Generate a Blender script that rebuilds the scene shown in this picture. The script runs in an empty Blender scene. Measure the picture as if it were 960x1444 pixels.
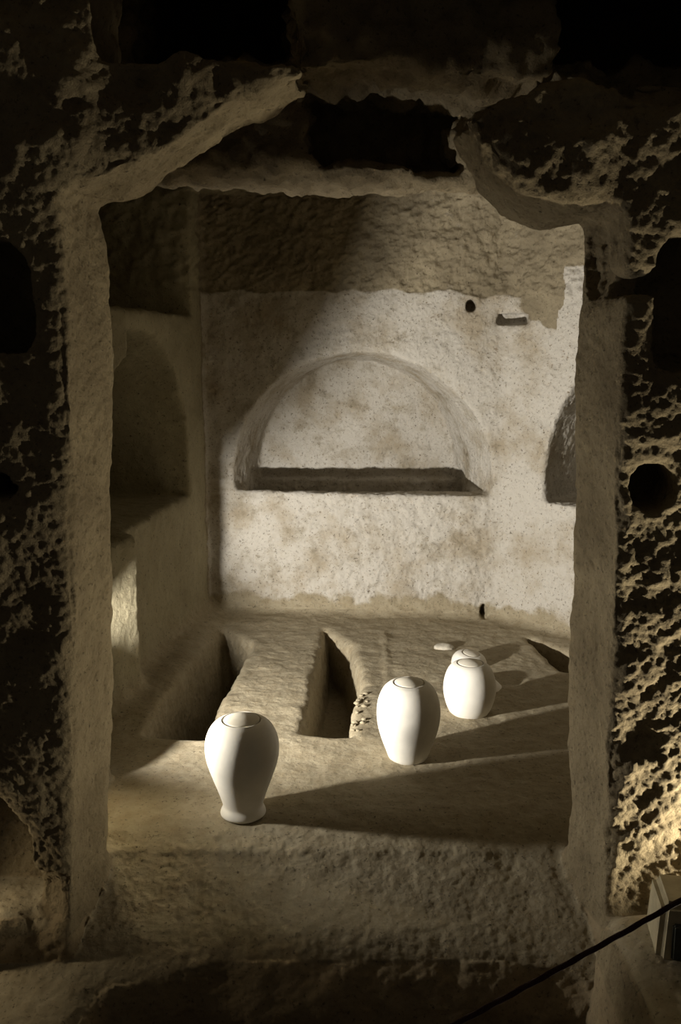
import bpy, math, random
import numpy as np
from mathutils import Vector, Matrix

scene = bpy.context.scene
R = math.radians

# ------------------------------------------------------------------ camera
CAM_H, FPX, PITCH = 1.9, 1300.0, R(10.5)
cam = bpy.data.cameras.new('camera')
cam.sensor_fit = 'HORIZONTAL'
cam.sensor_width = 24.0
cam.lens = 24.0 * FPX / 960.0
cam.clip_start = 0.02
cam_ob = bpy.data.objects.new('camera', cam)
cam_ob.location = (0, 0, CAM_H)
cam_ob.rotation_euler = (R(90) - PITCH, 0, 0)
scene.collection.objects.link(cam_ob)
scene.camera = cam_ob

# ------------------------------------------------------------------ world: dim light drifting in along the gallery
world = bpy.data.worlds.new('gallery_gloom')
scene.world = world
world.use_nodes = True
bg = world.node_tree.nodes['Background']
bg.inputs['Color'].default_value = (1.0, 0.88, 0.70, 1)
bg.inputs['Strength'].default_value = 0.026

scene.view_settings.view_transform = 'Standard'
scene.view_settings.look = 'None'
scene.view_settings.exposure = 0.0
scene.view_settings.gamma = 1.0
scene.view_settings.use_curve_mapping = False

# ------------------------------------------------------------------ lamps (their housings are built further down)
LAMP = Vector((-1.27, 3.40, 0.50))        # spotlight standing behind the left pier
LAMP_R = Vector((1.70, 2.68, 0.12))      # floor lamp of the gallery, right of the doorway
LAMP_L = Vector((-1.46, 2.86, 0.14))      # floor lamp of the gallery, left of the doorway

def spot(name, loc, aim, watt, size, blend, col, rad):
    l = bpy.data.lights.new(name, 'SPOT')
    l.energy = watt
    l.spot_size = R(size)
    l.spot_blend = blend
    l.color = col
    l.shadow_soft_size = rad
    o = bpy.data.objects.new(name, l)
    o.location = loc
    o.rotation_euler = (Vector(aim) - Vector(loc)).to_track_quat('-Z', 'Y').to_euler()
    scene.collection.objects.link(o)
    return o

spot('chamber_beam', LAMP, (0.33, 6.0, 1.15), 520, 124, 1.0, (1.0, 0.95, 0.86), 0.04)
spot('chamber_spill', LAMP, (0.6, 3.70, 0.75), 92, 110, 1.0, (1.0, 0.95, 0.84), 0.03)
spot('gallery_lamp_right_offscreen', LAMP_R, (0.4, 2.95, 1.8), 125, 140, 0.8, (1.0, 0.90, 0.68), 0.025)
spot('gallery_lamp_left_offscreen', LAMP_L, (-1.0, 2.6, 0.0), 3.2, 165, 0.6, (1.0, 0.83, 0.55), 0.02)

# ------------------------------------------------------------------ pixel -> place helpers (960 x 1444 frame)
CP, SP = math.cos(PITCH), math.sin(PITCH)
def ray(px, py):
    u, v = (px - 480) / FPX, -(py - 722) / FPX
    return np.array([u, CP + v * SP, -SP + v * CP])
def on_floor(px, py, z=0.0):
    d = ray(px, py)
    return np.array([0, 0, CAM_H]) + d * ((z - CAM_H) / d[2])
def at_depth(px, py, Y):
    d = ray(px, py)
    return np.array([0, 0, CAM_H]) + d * (Y / d[1])

# ------------------------------------------------------------------ noise
def _hash(ix, iy, iz, seed):
    h = (ix.astype(np.uint32) * np.uint32(374761393) + iy.astype(np.uint32) * np.uint32(668265263)
         + iz.astype(np.uint32) * np.uint32(2246822519) + np.uint32(seed * 3266489917 & 0xffffffff))
    h = (h ^ (h >> np.uint32(13))) * np.uint32(1274126177)
    h = h ^ (h >> np.uint32(16))
    return h
_G = np.array([[1,1,0],[-1,1,0],[1,-1,0],[-1,-1,0],[1,0,1],[-1,0,1],[1,0,-1],[-1,0,-1],
               [0,1,1],[0,-1,1],[0,1,-1],[0,-1,-1],[1,1,0],[-1,1,0],[0,-1,1],[0,-1,-1]], np.float32)
def perlin(P, seed=0):
    P = P.astype(np.float32)
    I = np.floor(P)
    F = P - I
    I = I.astype(np.int64) + 4096
    W = F * F * F * (F * (F * 6 - 15) + 10)
    out = np.zeros(len(P), np.float32)
    for dx in (0, 1):
        wx = W[:, 0] if dx else 1 - W[:, 0]
        for dy in (0, 1):
            wy = W[:, 1] if dy else 1 - W[:, 1]
            for dz in (0, 1):
                wz = W[:, 2] if dz else 1 - W[:, 2]
                g = _G[_hash(I[:, 0] + dx, I[:, 1] + dy, I[:, 2] + dz, seed) & np.uint32(15)]
                out += wx * wy * wz * (g[:, 0] * (F[:, 0] - dx) + g[:, 1] * (F[:, 1] - dy) + g[:, 2] * (F[:, 2] - dz))
    return out
def fbm(P, freq, octv, seed=0, gain=0.5, lac=2.03):
    s = np.zeros(len(P), np.float32)
    a = 1.0
    for o in range(octv):
        s += a * perlin(P * freq + 17.3 * o, seed + o)
        a *= gain
        freq *= lac
    return s
def sstep(a, b, x):
    t = np.clip((x - a) / (b - a), 0, 1)
    return t * t * (3 - 2 * t)

# ------------------------------------------------------------------ the hollow in the rock as a distance field
VOX = 0.025
X0, X1, Y0, Y1, Z0, Z1 = -2.3, 2.3, 1.75, 7.4, -0.85, 3.75
gx = np.arange(X0, X1, VOX, dtype=np.float32)
gy = np.arange(Y0, Y1, VOX, dtype=np.float32)
gz = np.arange(Z0, Z1, VOX, dtype=np.float32)
X = gx[:, None, None]; Y = gy[None, :, None]; Z = gz[None, None, :]

def poly2(A, B, pts):
    """signed distance to a polygon, negative inside; A, B broadcastable"""
    A, B = np.broadcast_arrays(A, B)
    d = np.full(A.shape, 1e9, np.float32)
    s = np.ones(A.shape, np.float32)
    n = len(pts)
    for i in range(n):
        ax, ay = pts[i]; bx, by = pts[i - 1]
        ex, ey = bx - ax, by - ay
        wx, wy = A - ax, B - ay
        t = np.clip((wx * ex + wy * ey) / (ex * ex + ey * ey), 0, 1)
        qx, qy = wx - ex * t, wy - ey * t
        d = np.minimum(d, qx * qx + qy * qy)
        c1 = B >= ay; c2 = B < by; c3 = ex * wy > ey * wx
        flip = (c1 & c2 & c3) | (~c1 & ~c2 & ~c3)
        s = np.where(flip, -s, s)
    return (s * np.sqrt(d)).astype(np.float32)
def smin(a, b, k):
    h = np.clip(k - np.abs(a - b), 0, None) / k
    return np.minimum(a, b) - h * h * k * 0.25
def smax(a, b, k):
    return -smin(-a, -b, k)
def box3(x0, x1, y0, y1, z0, z1):
    return np.maximum(np.maximum(np.abs(X - (x0 + x1) / 2) - (x1 - x0) / 2, np.abs(Y - (y0 + y1) / 2) - (y1 - y0) / 2),
                      np.abs(Z - (z0 + z1) / 2) - (z1 - z0) / 2)
def arch2(s, z, half, sill, spring, top):
    """arched opening: straight jambs from sill to spring, half ellipse above"""
    up = (z - spring) / (top - spring)
    e = (np.sqrt((s / half) ** 2 + np.clip(up, 0, None) ** 2) - 1) * min(half, top - spring)
    return np.maximum(e, sill - z)

def fl(px, py, z=0.0):
    p = on_floor(px, py, z); return (float(p[0]), float(p[1]))
def fr(px, py, Yd=2.88):
    p = at_depth(px, py, Yd); return (float(p[0]), float(p[2]))

# plan of the chamber
LEFT_A, LEFT_B = np.array([-1.135, 4.75]), np.array([-0.93, 6.42])
BACK_A, BACK_B = np.array([-0.93, 6.42]), np.array([1.09, 6.22])
RIGHT_B = np.array([2.15, 5.2])
plan = poly2(X[:, :, 0], Y[:, :, 0], [(-1.75, 3.2), (-1.62, 3.9), (-1.14, 4.52), (-1.07, 4.70), (-1.10, 4.80), (-1.15, 4.9),
                                      tuple(BACK_A), tuple(BACK_B), tuple(RIGHT_B), (2.15, 4.1), (1.25, 3.75), (0.9, 3.15)])[:, :, None]

# floor: flat inside, a worn sill sloping down to the gallery
zf = -0.24 * sstep(3.50, 2.75, Y) - 0.06 * sstep(3.0, 2.55, Y) + 0 * X
zf = zf + 0.06 * sstep(-0.75, -1.0, X) * sstep(4.0, 4.5, Y)             # rise towards the left wall
chamber = smax(np.maximum(plan, np.maximum(3.24 - Y, Z - 2.86)), zf - Z, 0.10)
# gallery in front
ground = -0.14 + 0.10 * sstep(-0.7, -1.3, X) + 0.19 * sstep(0.80, 0.88, X) * sstep(3.0, 2.7, Y)
gallery = np.maximum(np.maximum(Y - 2.88, Z - 3.55), np.where(X > 0.7, ground, np.minimum(ground, zf)) - Z)
air = np.minimum(chamber, gallery)
# the broken front wall with its doorway
door = [fr(*p) for p in [(100, 1600), (100, 1290), (103, 1000), (101, 700), (97, 430), (84, 262), (150, 252), (220, 216), (300, 162),
        (360, 122), (430, 97), (428, 88), (360, 86), (300, 79), (180, 73), (130, 62), (118, -150), (1500, -150), (1500, 175),
        (960, 147), (900, 135), (800, 120), (700, 126), (655, 168), (700, 232), (742, 278), (800, 287), (862, 274), (886, 300),
        (880, 420), (875, 500), (866, 800), (852, 1290), (852, 1600)]]
d2 = poly2(X[:, 0, :], Z[:, 0, :], door)[:, None, :]
clip_floor = zf - Z
air = np.minimum(air, np.maximum(np.maximum(d2 + 0.05 * sstep(2.92, 3.24, Y) * sstep(2.5, 2.2, Z), clip_floor), np.abs(Y - 3.06) - 0.21))
# tall shaft between the front wall and the lintel, with a block of rock hanging in it
shaft = np.minimum(box3(-1.05, 0.84, 3.24, 3.78, 2.0, 3.55), box3(-1.05, 1.9, 3.24, 3.78, 2.75, 3.55))
air = np.minimum(air, shaft)
# rock hanging at the top of the shaft
hang = poly2(Y[0, :, :], Z[0, :, :], [(3.40, 2.80), (3.85, 2.77), (3.85, 3.8), (3.34, 3.8)])[None, :, :]
hang = np.maximum(hang, np.maximum(-0.16 - X, X - 0.735))
air = np.maximum(air, -smin(hang, np.full((1, 1, 1), 9, np.float32), 0.01))
# lintel in front of the chamber ceiling
lint = poly2(Y[0, :, :], Z[0, :, :], [(3.78, 2.505), (4.02, 2.495), (4.12, 2.70), (4.1, 3.7), (3.74, 3.7), (3.70, 2.56)])[None, :, :]
lint = np.maximum(lint + 0.05 * (X - 0.1) ** 2, np.abs(X) - 1.9)
air = smax(air, -lint, 0.03)
# dark hollows: behind the broken lintel face and above both stumps of the front vault
hol = poly2(X[:, 0, :], Z[:, 0, :], [fr(px_, py_, 3.72) for px_, py_ in [(428, 132), (520, 128), (600, 136), (652, 158), (636, 192), (664, 228),
            (650, 240), (600, 240), (560, 234), (500, 232), (430, 226), (440, 190)]])[:, None, :]
air = np.minimum(air, np.maximum(hol, np.abs(Y - 3.65) - 0.36))
air = np.minimum(air, box3(0.74, 1.9, 3.3, 5.0, 2.95, 3.5))
air = np.minimum(air, box3(-0.78, -0.18, 3.3, 4.8, 2.95, 3.5))
lcut = box3(-2.0, -0.74, 3.5, 4.3, 2.1, 2.56)
air = np.minimum(air, lcut)

# arched tomb niche in the back wall, splayed and with a sunken bed
ys = Y - 6.28
xs = X - 0.125
half = 0.91
k = 1 + 0.30 * np.clip(ys, 0, 1)
bn = arch2(xs * k, 0.86 + (Z - 0.86) * (1 + 0.10 * np.clip(ys, 0, 1)), half, 0.86 + 0.0 * Z, 0.95, 1.83)
bn = np.maximum(np.maximum(bn, np.abs(Y - 6.53) - 0.50), 0.86 - 0.02 * X - Z)
air = np.minimum(air, bn)
bed = np.maximum(arch2(xs, Z, 0.80, 0.70, 0.95, 1.6), np.maximum(np.abs(Y - 6.72) - 0.27, Z - 0.95))
air = np.minimum(air, bed)
# left niche
ln = arch2(Y - 5.19, Z, 0.82, 0.90 + 0 * X, 1.15, 1.96)
ln = np.maximum(ln, np.abs(X + 1.30) - 0.43)
air = smin(air, ln, 0.02)
# upper recess over the left wall
air = np.minimum(air, box3(-1.72, -0.95, 4.02, 6.16, 2.07, 2.92))
# right niche
cr, sr = math.cos(math.atan2(RIGHT_B[1] - BACK_B[1], RIGHT_B[0] - BACK_B[0])), math.sin(math.atan2(RIGHT_B[1] - BACK_B[1], RIGHT_B[0] - BACK_B[0]))
rs = (X - BACK_B[0]) * cr + (Y - BACK_B[1]) * sr
rn = -(X - BACK_B[0]) * sr + (Y - BACK_B[1]) * cr
rni = np.maximum(arch2(rs - 1.08, Z, 0.74, 0.86 + 0 * X, 1.0, 1.95), np.abs(rn - 0.2) - 0.4)
air = np.minimum(air, rni)
# small sockets
def socket(px, py, Yd, w, h, dep, z_w=None):
    p = at_depth(px, py, Yd)
    return box3(p[0] - w / 2, p[0] + w / 2, Yd - dep, Yd + dep, p[2] - h / 2, p[2] + h / 2)
air = np.minimum(air, socket(663, 431, 6.28, 0.07, 0.07, 0.13))
air = np.minimum(air, socket(727, 450, 6.12, 0.19, 0.075, 0.20))
air = np.minimum(air, socket(681, 861, 6.26, 0.04, 0.11, 0.10))
p = at_depth(757, 591, 6.0)
c = np.sqrt((X - p[0]) ** 2 + (Y - 5.98) ** 2 + (Z - p[2]) ** 2) - 0.075
air = smin(air, c, 0.02)
# openings in the piers, seen from the gallery
hole = poly2(X[:, 0, :], Z[:, 0, :], [fr(*p) for p in [(-60, 330), (18, 345), (40, 380), (44, 490), (-60, 497)]])[:, None, :]
air = np.minimum(air, np.maximum(hole, np.abs(Y - 2.95) - 0.22))
hole = poly2(X[:, 0, :], Z[:, 0, :], [fr(*p) for p in [(1100, 320), (955, 322), (934, 345), (926, 400), (924, 515), (940, 523), (1100, 528)]])[:, None, :]
air = np.minimum(air, np.maximum(hole, np.abs(Y - 2.9) - 0.27))
for (px, py, rr) in ((922, 688, 0.075), (0, 688, 0.055), (838, 362, 0.0)):
    if rr:
        p = at_depth(px, py, 2.88)
        c = np.sqrt((X - p[0]) ** 2 + (Z - p[2]) ** 2) - rr
        air = np.minimum(air, np.maximum(c, np.abs(Y - 2.95) - 0.16))
# beam socket and worn hollow in the right jamb
p = at_depth(893, 402, 2.9)
air = np.minimum(air, box3(p[0] - 0.075, p[0] + 0.06, 2.7, 3.06, p[2] - 0.035, p[2] + 0.035))
p = at_depth(843, 365, 3.1)
c = np.sqrt((X - p[0]) ** 2 * 9 / 4 + (Y - 3.12) ** 2 + (Z - p[2]) ** 2 * 0.45) - 0.085
air = smin(air, c, 0.03)
# low passage left of the pier
pa = arch2(X + 1.62, Z, 0.555, -0.3 + 0 * X, 0.2, 0.52)
air = smin(air, np.maximum(np.maximum(pa, np.abs(Y - 2.9) - 0.22), -0.06 - Z), 0.04)
p = at_depth(48, 1262, 2.88)
c = np.sqrt((X - p[0]) ** 2 + (Y - 2.86) ** 2 + (Z - p[2] + 0.04) ** 2 * 0.7) - 0.10
air = smin(air, c, 0.04)
# unseen rock mask added before the lamp, its opening shapes the beam
beam_mask = poly2(X[:, 0, :], Z[:, 0, :], [(-1.9, -0.3), (-1.02, -0.3), (-1.02, 0.24), (-1.046, 0.298), (-1.157, 0.405), (-1.191, 0.437),
                                     (-1.223, 0.475), (-1.245, 0.50), (-1.230, 0.545), (-1.20, 0.56), (-1.134, 0.62), (-1.10, 0.675), (-1.075, 0.74),
                                     (-1.045, 0.81), (-0.985, 0.95), (-0.985, 3.2), (-1.9, 3.2)])[:, None, :]
air = smax(air, -np.maximum(beam_mask, np.abs(Y - 3.76) - 0.045), 0.02)
# dug graves in the floor
def pit(pts, depth, top=0.15):
    q = poly2(X[:, :, 0], Y[:, :, 0], pts)[:, :, None]
    return np.maximum(q + 0.12 * np.clip(-Z, 0, 1), np.maximum(-depth - Z, Z - top))
air = smin(air, pit([fl(204, 1040), fl(292, 1042), fl(310, 990), fl(332, 955), fl(358, 906), fl(314, 884)], 0.45), 0.03)
air = smin(air, pit([fl(424, 1033), fl(495, 1038), fl(497, 1000), fl(512, 965), fl(497, 910), fl(458, 886)], 0.36), 0.025)
air = smin(air, pit([fl(741, 897), fl(800, 917), fl(860, 950), fl(790, 945), fl(764, 922)], 0.25), 0.02)
# deep gutter of the gallery before the sill
q = poly2(X[:, :, 0], Y[:, :, 0], [(-0.95, 1.0), (-0.93, 2.45), (-0.8, 2.76), (-0.4, 2.84), (0.5, 2.85), (0.84, 2.80), (0.83, 2.4), (0.76, 1.0)])[:, :, None]
air = smin(air, np.maximum(np.maximum(q, -0.62 - Z), Z - 0.1), 0.16)

# ------------------------------------------------------------------ surface nets
def surface_nets(D):
    S = D < 0
    nx, ny, nz = D.shape
    acc = np.zeros((nx - 1, ny - 1, nz - 1), np.uint8)
    for i in (0, 1):
        for j in (0, 1):
            for k_ in (0, 1):
                acc += S[i:nx - 1 + i, j:ny - 1 + j, k_:nz - 1 + k_]
    act = (acc > 0) & (acc < 8)
    idx = np.full(act.shape, -1, np.int32)
    c = np.argwhere(act)
    idx[act] = np.arange(len(c), dtype=np.int32)
    pos = np.zeros((len(c), 3), np.float32)
    cnt = np.zeros(len(c), np.float32)
    corners = [(i, j, k_) for i in (0, 1) for j in (0, 1) for k_ in (0, 1)]
    val = {o: D[c[:, 0] + o[0], c[:, 1] + o[1], c[:, 2] + o[2]] for o in corners}
    for a in corners:
        for ax in range(3):
            if a[ax] == 0:
                b = list(a); b[ax] = 1; b = tuple(b)
                va, vb = val[a], val[b]
                m = (va < 0) != (vb < 0)
                t = np.where(m, va / np.where(m, va - vb, 1), 0)
                q = np.array(a, np.float32)[None, :].repeat(len(c), 0)
                q[:, ax] += t
                pos += q * m[:, None]
                cnt += m
    pos = pos / cnt[:, None] + c
    faces = []
    for ax in range(3):
        lo = [slice(None)] * 3; hi = [slice(None)] * 3
        lo[ax] = slice(0, -1); hi[ax] = slice(1, None)
        A, B = S[tuple(lo)], S[tuple(hi)]
        e = np.argwhere(A != B)
        o1, o2 = [(1, 2), (2, 0), (0, 1)][ax]
        ok = (e[:, o1] > 0) & (e[:, o2] > 0) & (e[:, o1] < D.shape[o1] - 1) & (e[:, o2] < D.shape[o2] - 1)
        e = e[ok]
        inside = A[e[:, 0], e[:, 1], e[:, 2]]
        def g(d1, d2_):
            q = e.copy(); q[:, o1] -= d1; q[:, o2] -= d2_
            return idx[q[:, 0], q[:, 1], q[:, 2]]
        f = np.stack([g(1, 1), g(0, 1), g(0, 0), g(1, 0)], 1)
        f[inside] = f[inside]
        f[~inside] = f[~inside][:, ::-1]
        faces.append(f)
    F = np.concatenate(faces)[:, ::-1]
    pos = pos * VOX + np.array([X0, Y0, Z0], np.float32)
    return pos, F

air = np.ascontiguousarray(np.broadcast_to(air, (len(gx), len(gy), len(gz))), dtype=np.float32)
V, F = surface_nets(air)
del air

def new_mesh(name, verts, faces):
    me = bpy.data.meshes.new(name)
    n = faces.shape[1]
    me.vertices.add(len(verts))
    me.vertices.foreach_set('co', np.ascontiguousarray(verts, np.float32).ravel())
    me.loops.add(faces.size)
    me.loops.foreach_set('vertex_index', np.ascontiguousarray(faces, np.int32).ravel())
    me.polygons.add(len(faces))
    me.polygons.foreach_set('loop_start', np.arange(0, faces.size, n, dtype=np.int32))
    me.polygons.foreach_set('loop_total', np.full(len(faces), n, np.int32))
    me.update(calc_edges=True)
    return me
def mesh_arrays(me):
    v = np.empty(len(me.vertices) * 3, np.float32); me.vertices.foreach_get('co', v)
    f = np.empty(len(me.loops), np.int32); me.loops.foreach_get('vertex_index', f)
    return v.reshape(-1, 3), f.reshape(-1, 4)
def vnormals(v, f):
    a = v[f[:, 2]] - v[f[:, 0]]; b = v[f[:, 3]] - v[f[:, 1]]
    fn = np.cross(a, b)
    n = np.zeros_like(v)
    for i in range(4):
        for c in range(3):
            n[:, c] += np.bincount(f[:, i], weights=fn[:, c], minlength=len(v))
    return n / np.maximum(np.linalg.norm(n, axis=1, keepdims=True), 1e-9), fn

# one round of smooth subdivision
tmp = new_mesh('tmp', V, F)
to = bpy.data.objects.new('tmp', tmp)
scene.collection.objects.link(to)
md = to.modifiers.new('s', 'SUBSURF'); md.levels = 1; md.render_levels = 1
dg = bpy.context.evaluated_depsgraph_get()
ev = to.evaluated_get(dg)
V, F = mesh_arrays(ev.to_mesh())
V = V.copy(); F = F.copy()
ev.to_mesh_clear()
bpy.data.objects.remove(to); bpy.data.meshes.remove(tmp)

# ------------------------------------------------------------------ relief
N, _ = vnormals(V, F)
x, y, z = V[:, 0], V[:, 1], V[:, 2]
P = V.astype(np.float32)
front = sstep(3.36, 3.26, y)
face_front = front * sstep(0.25, 0.7, -N[:, 1]) * (1 - 0.45 * sstep(0.3, -0.3, x) * sstep(1.3, 0.8, z))
jamb = front * sstep(0.5, 0.8, np.abs(N[:, 0]))
floorm = sstep(0.55, 0.8, N[:, 2]) * sstep(0.35, 0.2, z)
pitm = sstep(0.02, -0.06, z) * sstep(3.5, 3.7, y)
blv = (y - 6.42) + (x + 0.93) * 0.099
rnv = -(x - BACK_B[0]) * sr + (y - BACK_B[1]) * cr
rsv = (x - BACK_B[0]) * cr + (y - BACK_B[1]) * sr
deep = sstep(3.36, 3.5, y)
backm = sstep(-0.12, -0.04, blv) * deep
rightm = sstep(-0.12, -0.04, rnv) * deep * sstep(0.9, 1.1, x)
edge_n = fbm(P, 5.0, 3, 91)
line = 2.23 + 0.03 * edge_n - 0.04 * sstep(0.6, 1.1, x)
upper = sstep(-0.012, 0.012, z - line) * deep
n_low = fbm(P, 2.2, 3, 1)
n_lump = fbm(P, 4.2, 2, 3)
n_mid = fbm(P, 7.0, 3, 5)
n_hi = fbm(P, 22.0, 3, 9)
stretch = P * np.array([1.0, 1.0, 1.0], np.float32)
n_rid = 1 - np.abs(fbm(P + 0.03 * n_mid[:, None], 9.0, 3, 21)) * 2
chP = np.stack([(x + y) * 0.9 + z * 0.6, (x - y) * 0.5, z * 1.0 - (x + y) * 0.4], 1)
n_chis = fbm(chP * np.array([0.35, 1, 1.4], np.float32), 20.0, 3, 33)

a_low = 0.012 + 0.026 * front + 0.008 * upper
a_mid = 0.006 + 0.006 * face_front + 0.004 * jamb + 0.012 * upper
low_b = np.maximum(backm, rightm) * sstep(0.9, 0.75, z)
a_mid = a_mid + 0.007 * low_b
a_hi = 0.0026 + 0.005 * low_b + 0.002 * face_front + 0.004 * upper + 0.002 * pitm
smoothj = 1 - 0.55 * jamb
disp = (a_low * n_low + a_mid * n_mid + a_hi * n_hi) * smoothj
disp += face_front * 0.024 * n_lump
disp += n_chis * (0.004 * (1 - floorm) + 0.010 * upper + 0.003 * face_front)
disp -= upper * backm * 0.006
# floor stays gentle where the jars stand
disp = np.where(floorm > 0.5, 0.009 * n_low + 0.006 * n_mid + (0.0012 + 0.0012 * sstep(3.45, 3.3, y)) * n_hi, disp)
# faint raised outline of a filled grave between the open grave and the jars
ga, gb = on_floor(542, 890), on_floor(549, 975)
gt = np.clip((y - ga[1]) / (gb[1] - ga[1]), 0, 1)
gd = np.abs(x - (ga[0] + (gb[0] - ga[0]) * gt) - 0.02 * n_mid)
disp += floorm * 0.005 * sstep(0.035, 0.0, gd) * sstep(gb[1] - 0.05, gb[1] + 0.05, y) * sstep(ga[1] + 0.05, ga[1] - 0.05, y)
# rough lumps along the broken vault edges
edge = front * sstep(2.2, 2.5, z)
disp += edge * (0.03 * fbm(P, 6.0, 2, 61) + 0.012 * fbm(P, 18.0, 2, 63))
shaftm = sstep(3.3, 3.4, y) * sstep(4.15, 4.05, y) * sstep(2.52, 2.60, z)
disp += shaftm * (0.05 * fbm(P, 5.0, 2, 71) + 0.025 * fbm(P, 15.0, 3, 73))
V = V + N * disp[:, None]

# ------------------------------------------------------------------ plaster cover (0 bare rock .. 1 whitewash)
cover = np.zeros(len(V), np.float32)
patch = fbm(P, 6.0, 4, 41)
cover = np.maximum(cover, backm * (1 - upper) * (0.86 + 0.25 * patch))
rline = np.clip(2.02 + 0.10 * fbm(P, 4.0, 2, 95) + 0.9 * sstep(0.38, 0.46, rsv + 0.05 * edge_n), 0, 2.36)
cover = np.maximum(cover, rightm * sstep(0.02, -0.02, z - rline) * (0.95 + 0.2 * patch))
leftm = deep * (1 - backm) * (1 - rightm) * sstep(-0.6, -0.85, x) * (1 - floorm)
cover = np.maximum(cover, leftm * sstep(2.1, 2.05, z) * 0.0)
cover = np.maximum(cover, backm * upper * (0.30 + 0.2 * patch))
cover *= sstep(0.02, 0.16, z + 0.05 * patch)
cover = np.clip(cover, 0, 1)
sand = np.clip(floorm + pitm + sstep(0.2, 0.05, z) * deep, 0, 1)

# ------------------------------------------------------------------ material of the rock
def nd(nt, t, **kw):
    n = nt.nodes.new(t)
    for k_, v in kw.items():
        setattr(n, k_, v)
    return n
def rock_material(name, base, dark, plaster, sandc, bump=1.0):
    m = bpy.data.materials.new(name); m.use_nodes = True
    nt = m.node_tree; L = nt.links
    bs = nt.nodes['Principled BSDF']
    bs.inputs['Roughness'].default_value = 0.93
    bs.inputs['Specular IOR Level'].default_value = 0.18
    co = nd(nt, 'ShaderNodeTexCoord')
    def noise(scale, det, rough=0.6):
        n = nd(nt, 'ShaderNodeTexNoise'); n.inputs['Scale'].default_value = scale
        n.inputs['Detail'].default_value = det; n.inputs['Roughness'].default_value = rough
        L.new(co.outputs['Object'], n.inputs['Vector']); return n
    def ramp(src, p0, p1, c0=(0, 0, 0, 1), c1=(1, 1, 1, 1)):
        r = nd(nt, 'ShaderNodeValToRGB')
        r.color_ramp.elements[0].position = p0; r.color_ramp.elements[1].position = p1
        r.color_ramp.elements[0].color = c0; r.color_ramp.elements[1].color = c1
        L.new(src, r.inputs['Fac']); return r
    def mix(fac, a, b, mode='MIX'):
        n = nd(nt, 'ShaderNodeMix', data_type='RGBA', blend_type=mode)
        for s, v in ((0, fac), (6, a), (7, b)):
            if isinstance(v, (int, float)): n.inputs[s].default_value = v
            elif isinstance(v, tuple): n.inputs[s].default_value = v
            else: L.new(v, n.inputs[s])
        return n.outputs[2]
    n1, n2, n3 = noise(3.0, 6), noise(14, 8, 0.7), noise(60, 6, 0.7)
    rockc = mix(ramp(n1.outputs['Fac'], 0.35, 0.68).outputs['Color'], base, dark)
    rockc = mix(ramp(n2.outputs['Fac'], 0.5, 0.72).outputs['Color'], rockc, dark)
    atp = nd(nt, 'ShaderNodeAttribute', attribute_name='plaster')
    ats = nd(nt, 'ShaderNodeAttribute', attribute_name='sand')
    # plaster: flaked, with brown stains and pock marks
    st = mix(ramp(n1.outputs['Fac'], 0.47, 0.66).outputs['Color'], plaster, (plaster[0] * .72, plaster[1] * .66, plaster[2] * .56, 1))
    pk = ramp(noise(42, 5, 0.65).outputs['Fac'], 0.60, 0.70)
    st = mix(pk.outputs['Color'], st, (plaster[0] * .48, plaster[1] * .42, plaster[2] * .34, 1))
    mfl = nd(nt, 'ShaderNodeMath', operation='MULTIPLY_ADD')
    L.new(n2.outputs['Fac'], mfl.inputs[0]); mfl.inputs[1].default_value = -0.9; L.new(atp.outputs['Fac'], mfl.inputs[2])
    fl_ = ramp(mfl.outputs[0], -0.32, 0.38)
    fl_.color_ramp.elements[0].position = 0.0
    col = mix(ats.outputs['Fac'], rockc, mix(ramp(n2.outputs['Fac'], 0.4, 0.7).outputs['Color'], sandc, (sandc[0] * .78, sandc[1] * .74, sandc[2] * .68, 1)))
    col = mix(fl_.outputs['Color'], col, st)
    spk = ramp(n3.outputs['Fac'], 0.57, 0.70)
    col = mix(spk.outputs['Color'], col, (0.075, 0.058, 0.038, 1))
    L.new(col, bs.inputs['Base Color'])
    # fine relief
    b1 = nd(nt, 'ShaderNodeBump'); b1.inputs['Strength'].default_value = 0.7 * bump; b1.inputs['Distance'].default_value = 0.016
    L.new(n2.outputs['Fac'], b1.inputs['Height'])
    b2 = nd(nt, 'ShaderNodeBump'); b2.inputs['Strength'].default_value = 0.8 * bump; b2.inputs['Distance'].default_value = 0.008
    L.new(n3.outputs['Fac'], b2.inputs['Height']); L.new(b1.outputs['Normal'], b2.inputs['Normal'])
    L.new(b2.outputs['Normal'], bs.inputs['Normal'])
    return m
PLASTER = (0.53, 0.495, 0.435, 1)
SAND = (0.365, 0.315, 0.22, 1)
M_wall = rock_material('plastered_tuff', (0.32, 0.27, 0.18, 1), (0.20, 0.165, 0.108, 1), PLASTER, SAND, 0.9)
M_pier = rock_material('bare_tuff', (0.345, 0.28, 0.175, 1), (0.21, 0.165, 0.10, 1), PLASTER, SAND, 1.4)
M_floor = rock_material('trodden_earth', (0.33, 0.26, 0.165, 1), (0.22, 0.17, 0.10, 1), PLASTER, SAND, 0.5)
M_left = rock_material('smoothed_tuff', (0.36, 0.32, 0.215, 1), (0.28, 0.245, 0.16, 1), PLASTER, SAND, 0.8)

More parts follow.
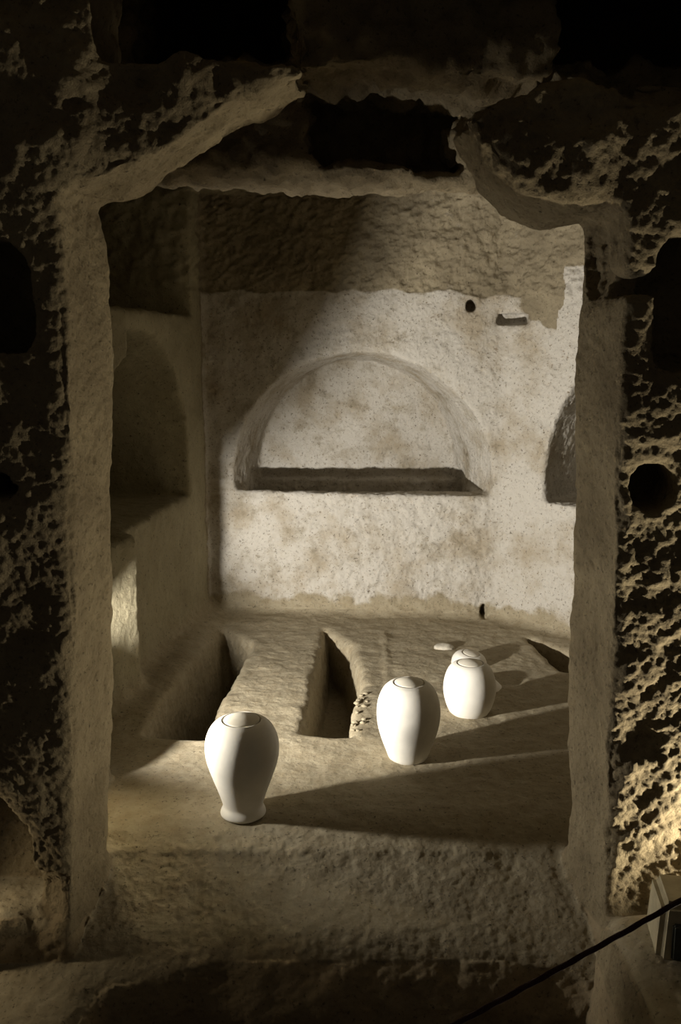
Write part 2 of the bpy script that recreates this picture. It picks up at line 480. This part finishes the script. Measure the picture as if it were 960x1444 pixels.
# ------------------------------------------------------------------ split into the pieces of the setting
FC = V[F].mean(axis=1)
_, FN = vnormals(V, F)
FN /= np.maximum(np.linalg.norm(FN, axis=1, keepdims=True), 1e-12)
fx, fy, fz = FC.T
fbl = (fy - 6.42) + (fx + 0.93) * 0.099
frn = -(fx - BACK_B[0]) * sr + (fy - BACK_B[1]) * cr
lab = np.zeros(len(F), np.int8)                                         # 0 left wall
lab[fx > 0.2] = 2                                                       # right wall
lab[(frn > -0.10) & (fx > 0.9)] = 2
lab[(fbl > -0.10) & (frn < 0.03) & (fx > -1.02) & (fy > 5.9)] = 1       # back wall
lab[(fz > 2.45) & (fy < 4.3) & (fy > 3.3) & (fx > -0.9)] = 4            # lintel and roof
lab[(fz > 2.92)] = 4
lab[(fy < 3.31) & (fx < 0.3)] = 5                                       # front wall, left pier
lab[(fy < 3.31) & (fx >= 0.3)] = 6                                      # front wall, right pier
fm = ((FN[:, 2] > 0.55) & (fz < 0.22)) | (fz < -0.03)
fm &= ~((fy < 3.31) & (fz > -0.14) & (FN[:, 2] < 0.5))
lab[fm] = 3
cd = fy * CP - (fz - CAM_H) * SP
ppx, ppy = 480 + FPX * fx / cd, 722 - FPX * (fy * SP + (fz - CAM_H) * CP) / cd
seen = (ppx > -60) & (ppx < 1020) & (ppy > -40) & (ppy < 1490) & (fy > 2.2)
seen &= ~((np.abs(fx) > 1.05) & (fy > 3.2) & (fz < 0.8) & (fy < 4.2)) & ~((fx > 1.0) & (fy > 3.2) & (fy < 5.2)) & ~((FN[:, 1] > 0.4) & (fy < 3.5))
defs = {0: ('wall_left', M_left, 'brown rock-cut left wall with tall arched tomb niche and upper recess'),
        1: ('wall_back', M_wall, 'pale plastered back wall with wide arched tomb niche'),
        2: ('wall_right', M_wall, 'whitewashed slanting right wall beside the back wall, with half-hidden niche'),
        3: ('floor', M_floor, 'sandy earth floor with open graves dug into it'),
        4: ('ceiling', M_pier, 'rough dark rock roof and lintel over the chamber'),
        5: ('wall_front_left', M_pier, 'rough brown rock pier with broken curved vault edge above it'),
        6: ('wall_front_right', M_pier, 'rough rock pier with pitted face, jutting broken cap and round hole')}
def refine(v, f, attrs):
    """split every quad into four, flat, so the fine relief has points to move"""
    e = np.stack([f, np.roll(f, -1, 1)], 2).reshape(-1, 2)
    e.sort(axis=1)
    key = e[:, 0].astype(np.int64) * len(v) + e[:, 1]
    uk, first, inv_, cnt = np.unique(key, return_index=True, return_inverse=True, return_counts=True)
    ue = e[first]
    em = inv_.reshape(-1, 4) + len(v)
    cm = np.arange(len(f)) + len(v) + len(ue)
    nv = np.concatenate([v, v[ue].mean(1), v[f].mean(1)])
    na = [np.concatenate([a, a[ue].mean(1), a[f].mean(1)]) for a in attrs]
    nf = np.concatenate([np.stack([f[:, i], em[:, i], cm, em[:, i - 1]], 1) for i in range(4)])
    rim = np.zeros(len(nv), bool)
    b = cnt == 1
    rim[ue[b].ravel()] = True
    rim[len(v) + np.nonzero(b)[0]] = True
    return nv, nf, na, rim
def fine_relief(v, f, rim, kind):
    n, _ = vnormals(v, f)
    w = np.where(rim, 0.0, 1.0).astype(np.float32)
    for _ in range(4):
        fw = w[f].min(1)
        m = np.ones(len(v), np.float32)
        for i in range(4): np.minimum.at(m, f[:, i], fw)
        w = np.where(rim, 0, np.minimum(w, m * 0.75 + 0.25 * w))
    p = v.astype(np.float32)
    if kind == 'front':
        ff_ = sstep(0.2, 0.7, -n[:, 1])
        grit = fbm(p, 48.0, 2, 201, 0.6)
        pits = -np.clip(fbm(p, 36.0, 2, 211) - 0.25, 0, 1)
        lay = fbm(p * np.array([1, 1, 2.2], np.float32), 16.0, 2, 221)
        d = ff_ * (0.0060 * grit + 0.008 * pits + 0.003 * lay) + (1 - ff_) * (0.0024 * grit + 0.010 * pits)
    elif kind == 'floor':
        d = (0.0011 + 0.0014 * sstep(3.45, 3.3, p[:, 1])) * fbm(p, 40.0, 4, 231, 0.6)
    else:
        d = 0.0024 * fbm(p, 36.0, 4, 241, 0.6) - 0.012 * np.clip(fbm(p, 18.0, 2, 251) - 0.34, 0, 1)
    return v + n * (d * w)[:, None]
TRIS = 0
for k_, (nm, mat, label) in defs.items():
    ff = F[lab == k_]
    sf = seen[lab == k_]
    used, inv = np.unique(ff, return_inverse=True)
    pv, pf, pa_ = V[used], inv.reshape(-1, 4), [cover[used].astype(np.float32), sand[used].astype(np.float32)]
    if k_ in (1, 2, 3, 5, 6):
        near, far = pf[sf], pf[~sf]
        un, ni = np.unique(near, return_inverse=True)
        rv, rf, ra, rim = refine(pv[un], ni.reshape(-1, 4), [a[un] for a in pa_])
        rv = fine_relief(rv, rf, rim, {3: 'floor', 5: 'front', 6: 'front'}.get(k_, 'wall'))
        uf, fi = np.unique(far, return_inverse=True)
        pv, pf = np.concatenate([rv, pv[uf]]), np.concatenate([rf, fi.reshape(-1, 4) + len(rv)])
        pa_ = [np.concatenate([a, b[uf]]) for a, b in zip(ra, pa_)]
    TRIS += len(pf) * 2
    me = new_mesh(nm, pv, pf)
    for an, arr in (('plaster', pa_[0]), ('sand', pa_[1])):
        at = me.attributes.new(an, 'FLOAT', 'POINT')
        at.data.foreach_set('value', arr.astype(np.float32))
    me.polygons.foreach_set('use_smooth', np.ones(len(pf), bool))
    me.materials.append(mat)
    o = bpy.data.objects.new(nm, me)
    o['kind'] = 'structure'; o['label'] = label; o['category'] = nm.split('_')[0]
    scene.collection.objects.link(o)

# ------------------------------------------------------------------ plain materials
def simple(name, col, rough=0.8, var=0.15, scale=25, bump=0.2, dist=0.003, emit=0, metal=0):
    m = bpy.data.materials.new(name); m.use_nodes = True
    nt = m.node_tree; L = nt.links; bs = nt.nodes['Principled BSDF']
    bs.inputs['Roughness'].default_value = rough; bs.inputs['Metallic'].default_value = metal
    bs.inputs['Specular IOR Level'].default_value = 0.25
    co = nd(nt, 'ShaderNodeTexCoord'); n = nd(nt, 'ShaderNodeTexNoise')
    n.inputs['Scale'].default_value = scale; n.inputs['Detail'].default_value = 6
    L.new(co.outputs['Object'], n.inputs['Vector'])
    r = nd(nt, 'ShaderNodeValToRGB')
    r.color_ramp.elements[0].position = 0.35; r.color_ramp.elements[1].position = 0.65
    r.color_ramp.elements[0].color = (*[c * (1 - var) for c in col], 1); r.color_ramp.elements[1].color = (*col, 1)
    L.new(n.outputs['Fac'], r.inputs['Fac']); L.new(r.outputs['Color'], bs.inputs['Base Color'])
    b = nd(nt, 'ShaderNodeBump'); b.inputs['Strength'].default_value = bump; b.inputs['Distance'].default_value = dist
    L.new(n.outputs['Fac'], b.inputs['Height']); L.new(b.outputs['Normal'], bs.inputs['Normal'])
    if emit:
        bs.inputs['Emission Color'].default_value = (*col, 1); bs.inputs['Emission Strength'].default_value = emit
    return m
M_jar = simple('white_clay', (0.80, 0.765, 0.69), 0.75, 0.07, 14, 0.25, 0.004)
M_lid = simple('cream_clay', (0.76, 0.71, 0.60), 0.8, 0.08, 20, 0.25, 0.003)
M_stone = simple('pale_stone', (0.62, 0.57, 0.47), 0.9, 0.3, 30, 0.5, 0.004)
M_metal = simple('dark_metal', (0.03, 0.03, 0.032), 0.5, 0.2, 30, 0.1, 0.001, 0, 0.6)
M_glass = simple('lamp_glass', (1.0, 0.93, 0.80), 0.4, 0.0, 10, 0, 0.001, 6)
M_rope = simple('dark_red_rope', (0.055, 0.022, 0.022), 0.85, 0.5, 220, 0.6, 0.002)
M_box = simple('cream_concrete', (0.46, 0.40, 0.27), 0.9, 0.2, 25, 0.4, 0.003)
M_slate = simple('grey_green_panel', (0.085, 0.09, 0.075), 0.8, 0.25, 40, 0.3, 0.002)

def link(name, me, mat, parent=None):
    me.materials.append(mat)
    o = bpy.data.objects.new(name, me); scene.collection.objects.link(o)
    if parent is not None: o.parent = parent
    return o
def thing(name, label, cat, loc=(0, 0, 0), rot=(0, 0, 0), group=None):
    o = bpy.data.objects.new(name, None); scene.collection.objects.link(o)
    o.location = loc; o.rotation_euler = rot; o['label'] = label; o['category'] = cat
    o.empty_display_size = 0.05
    if group: o['group'] = group
    return o
def lathe(name, prof, seg=72, wob=0.0, seed=1, wheel=0.0):
    rnd = random.Random(seed)
    ph = [rnd.uniform(0, 6.28) for _ in range(6)]
    vs, fs = [], []
    for (r, h) in prof:
        for i in range(seg):
            a = 2 * math.pi * i / seg
            w = 1 + wob * (math.sin(2 * a + ph[0] + h * 6) + 0.5 * math.sin(3 * a + ph[1] - h * 9)) + wheel * math.sin(h * 330 + ph[2])
            vs.append((r * w * math.cos(a), r * w * math.sin(a), h))
    n = len(prof)
    for j in range(n - 1):
        for i in range(seg):
            k2 = (i + 1) % seg
            fs.append((j * seg + i, j * seg + k2, (j + 1) * seg + k2, (j + 1) * seg + i))
    fs.append(tuple(reversed(range(seg)))); fs.append(tuple(range((n - 1) * seg, n * seg)))
    me = bpy.data.meshes.new(name); me.from_pydata(vs, [], fs)
    me.polygons.foreach_set('use_smooth', np.ones(len(fs), bool)); me.update()
    return me
def spline(pts, n=60):
    """Catmull-Rom through (r, h) points"""
    out = []
    P_ = [pts[0]] + pts + [pts[-1]]
    m = max(2, n // (len(pts) - 1))
    for i in range(1, len(P_) - 2):
        p0, p1, p2, p3 = P_[i - 1], P_[i], P_[i + 1], P_[i + 2]
        for j in range(m):
            t = j / m
            out.append(tuple(0.5 * ((2 * b) + (c - a) * t + (2 * a - 5 * b + 4 * c - d) * t * t + (3 * b - a - 3 * c + d) * t ** 3)
                             for a, b, c, d in zip(p0, p1, p2, p3)))
    out.append(pts[-1])
    return out
def jar(name, label, px, py, pts, lid_r, dome, rot=(0, 0, 0), sink=0.012, seed=1, group=None):
    p = on_floor(px, py)
    t = thing(name, label, 'jar', (p[0], p[1], -sink), rot, group)
    rim_r, rim_h = pts[-1]
    prof = spline(pts)
    prof += [(rim_r - 0.003, rim_h + 0.0008), (rim_r - 0.005, rim_h - 0.002), (rim_r - 0.0055, rim_h - 0.016)]
    body = lathe('jar_body', prof, 88, 0.006, seed, 0.0016)
    link('body', body, M_jar, t)
    lid_r = rim_r - 0.0092
    lp = [(lid_r, rim_h - 0.014), (lid_r, rim_h - 0.002), (lid_r * 0.975, rim_h + 0.002)]
    for i in range(1, 13):
        u = 1 - i / 12.5
        lp.append((lid_r * 0.975 * u, rim_h + 0.002 + dome * (1 - u * u)))
    link('lid', lathe('jar_lid', lp, 72, 0.003, seed + 5), M_lid, t)
    return t
G = 'white lidded jars standing in the chamber'
jar('lidded_jar', 'tall white jar with narrow footed base and wide shoulders, flat lid on top', 343, 1144,
    [(0.080, 0.0), (0.092, 0.010), (0.090, 0.024), (0.0825, 0.042), (0.084, 0.060), (0.100, 0.110), (0.125, 0.180), (0.144, 0.240),
     (0.1505, 0.290), (0.146, 0.335), (0.129, 0.375), (0.105, 0.400), (0.083, 0.412)], 0.0775, 0.012, sink=0.012, seed=3, group=G)
jar('lidded_jar', 'egg-shaped white jar tapering to a small base, beside the end of an open grave', 575, 1066,
    [(0.078, 0.0), (0.090, 0.012), (0.104, 0.050), (0.124, 0.105), (0.140, 0.165), (0.1465, 0.225), (0.141, 0.285), (0.122, 0.335),
     (0.098, 0.362), (0.076, 0.373)], 0.0705, 0.014, sink=0.012, seed=8, group=G)
jar('lidded_jar', 'squat round white jar with broad base, in front of two half-buried jars', 661, 1003,
    [(0.085, 0.0), (0.098, 0.010), (0.116, 0.045), (0.131, 0.095), (0.1365, 0.140), (0.132, 0.190), (0.116, 0.238), (0.094, 0.266),
     (0.073, 0.277)], 0.0675, 0.013, sink=0.012, seed=12, group=G)
jar('buried_jar', 'half-buried white jar with tilted small lid peeking over the squat jar', 661, 936,
    [(0.085, -0.08), (0.104, -0.02), (0.106, 0.012), (0.100, 0.035), (0.084, 0.056), (0.066, 0.066), (0.058, 0.068)], 0.046, 0.008,
    rot=(R(4), R(9), 0), sink=0.0, seed=15)
jar('buried_jar', 'half-buried white jar, only its sloping flank showing beside the squat jar', 674, 968,
    [(0.15, -0.05), (0.135, -0.005), (0.115, 0.018), (0.090, 0.042), (0.064, 0.056), (0.050, 0.060)], 0.036, 0.006, sink=0.0, seed=18)

# ------------------------------------------------------------------ loose stones
def stone(name, label, px, py, sx, sy, sz, seed, z=0.0, rot=0.0, group=None, mat=None):
    import bmesh
    bm = bmesh.new(); bmesh.ops.create_icosphere(bm, subdivisions=3, radius=1)
    me = bpy.data.meshes.new(name); bm.to_mesh(me); bm.free()
    v = np.empty(len(me.vertices) * 3, np.float32); me.vertices.foreach_get('co', v); v = v.reshape(-1, 3)
    v = v * (1 + 0.28 * fbm(v + seed * 7.1, 1.1, 3, seed))[:, None] * np.array([sx, sy, sz])
    me.vertices.foreach_set('co', v.astype(np.float32).ravel())
    me.polygons.foreach_set('use_smooth', np.ones(len(me.polygons), bool)); me.update()
    o = link(name, me, mat or M_stone)
    p = on_floor(px, py, z); o.location = (p[0], p[1], z); o.rotation_euler = (0, 0, rot)
    o['label'] = label; o['category'] = 'stone'
    if group: o['group'] = group
    return o
stone('flat_stone', 'flat pale stone half sunk in the floor behind the jars', 626, 913, 0.062, 0.045, 0.024, 4, 0.004)
rnd = random.Random(5)
for i in range(16):
    u = rnd.random()
    px, py = 500 + rnd.uniform(-6, 10), 1030 - 55 * u
    s = rnd.uniform(0.008, 0.018)
    stone('earth_clod', 'small sandy clod on the rim of the middle open grave', px + 12 * u, py, s, s * 0.8, s * 0.6, 20 + i, 0.004, rnd.uniform(0, 3),
          'clods along the grave rim', simple('clod', SAND[:3], 0.95) if i == 0 else bpy.data.materials['clod'])

# ------------------------------------------------------------------ barrier rope, anchored in the right pier
def tube(name, pts, r, seg=10, twist=0.0):
    vs, fs = [], []
    n = len(pts)
    for i, p in enumerate(pts):
        d = (pts[min(i + 1, n - 1)] - pts[max(i - 1, 0)]).normalized()
        a = d.cross(Vector((0, 0, 1))).normalized(); b = d.cross(a)
        for j in range(seg):
            t = 2 * math.pi * j / seg
            rr = r * (1 + 0.13 * math.cos(3 * t + twist * i))
            vs.append(p + a * math.cos(t) * rr + b * math.sin(t) * rr)
    for i in range(n - 1):
        for j in range(seg):
            k2 = (j + 1) % seg
            fs.append((i * seg + j, i * seg + k2, (i + 1) * seg + k2, (i + 1) * seg + j))
    fs.append(tuple(reversed(range(seg)))); fs.append(tuple(range((n - 1) * seg, n * seg)))
    me = bpy.data.meshes.new(name); me.from_pydata([tuple(v) for v in vs], [], fs)
    me.polygons.foreach_set('use_smooth', np.ones(len(fs), bool)); me.update()
    return me
A = Vector(at_depth(640, 1447, 1.95)); B = Vector(at_depth(960, 1271, 2.12))
D = B - A
pts = []
for i in range(241):
    t = -0.9 + 2.75 * i / 240
    q = A + D * t
    q.z += 0.012 * (t - 0.5) ** 2
    pts.append(q)
o = link('barrier_rope', tube('barrier_rope', pts, 0.0068, 12, 0.55), M_rope)
o['label'] = 'thin dark red barrier rope stretched in front of the right pier'; o['category'] = 'rope'

for end, lb in ((pts[0], 'slim dark iron post holding the low end of the barrier rope'), (pts[-1], 'slim dark iron post holding the high end of the barrier rope')):
    foot = -0.64 if end.x < 0.8 else 0.02
    t = thing('rope_post', lb, 'post', (end.x, end.y + 0.0215, foot))
    link('pole', lathe('post_pole', [(0.014, 0.0), (0.014, end.z - foot + 0.03), (0.008, end.z - foot + 0.04)], 20), M_metal, t)
    link('foot_plate', lathe('post_plate', [(0.10, 0.0), (0.10, 0.010), (0.03, 0.022)], 28), M_metal, t)

# ------------------------------------------------------------------ cream box with grey panel at the foot of the right pier
def bevel_box(name, sx, sy, sz, bev, taper=0.0):
    import bmesh
    bm = bmesh.new(); bmesh.ops.create_cube(bm, size=1)
    for v in bm.verts:
        k2 = 1 - taper * (v.co.z + 0.5)
        v.co = Vector((v.co.x * sx * k2, v.co.y * sy * k2, v.co.z * sz))
    bmesh.ops.bevel(bm, geom=bm.edges[:], offset=bev, segments=3, affect='EDGES')
    me = bpy.data.meshes.new(name); bm.to_mesh(me); bm.free()
    return me
bx = at_depth(990, 1308, 2.52)
t = thing('floor_block', 'cream block with dark grey front panel beside the right pier', 'block', (bx[0] + 0.015, 2.60, 0.03), (0, 0, R(-8)))
o = link('body', bevel_box('block_body', 0.27, 0.20, 0.20, 0.02, 0.08), M_box, t); o.location = (0, 0, 0.095)
o = link('front_panel', bevel_box('block_panel', 0.21, 0.02, 0.12, 0.006), M_slate, t); o.location = (0.012, -0.097, 0.075); o['label'] = 'dark grey-green front panel'

# ------------------------------------------------------------------ lamp housings
def lamp(name, label, loc, aim, base_z, visor=False):
    loc = Vector(loc); d = (Vector(aim) - loc).normalized()
    t = thing(name, label, 'lamp', (loc.x, loc.y, base_z))
    back = loc - d * 0.035 - Vector((loc.x, loc.y, base_z))
    q = d.to_track_quat('Z', 'Y')
    h = link('housing', lathe('lamp_housing', [(0.02, -0.16), (0.045, -0.15), (0.05, -0.02), (0.055, 0.0), (0.05, 0.002), (0.045, -0.01)], 32), M_metal, t)
    h.location = back; h.rotation_euler = q.to_euler()
    g = link('lens', lathe('lamp_lens', [(0.044, -0.012), (0.044, -0.006), (0.03, -0.004), (0.001, -0.003)], 32), M_glass, t)
    g.location = back; g.rotation_euler = q.to_euler()
    hz = max(0.03, back.z - 0.02)
    if visor:  # disc added below the lens to keep its light off the nearest floor
        link('visor', lathe('lamp_visor', [(0.100, -0.003), (0.101, 0.0), (0.100, 0.003), (0.001, 0.004)], 40), M_metal, t).location = (0, 0, loc.z - 0.068 - base_z)
    link('post', lathe('lamp_post', [(0.012, 0.0), (0.012, hz)], 16), M_metal, t).location = (back.x - d.x * 0.08, back.y - d.y * 0.08, 0)
    link('base', lathe('lamp_base', [(0.07, 0.0), (0.07, 0.012), (0.065, 0.016)], 32), M_metal, t).location = (back.x - d.x * 0.08, back.y - d.y * 0.08, 0)
lamp('spotlight', 'black spotlight on a post behind the left pier', LAMP, (0.3, 4.6, 0.68), 0.0, True)
lamp('gallery_lamp', 'black floor lamp of the gallery outside the right pier', LAMP_R, (0.9, 2.95, 2.0), 0.04)
lamp('gallery_lamp', 'small black floor lamp in the low passage beside the left pier', LAMP_L, (-1.0, 2.6, 0.0), -0.06)
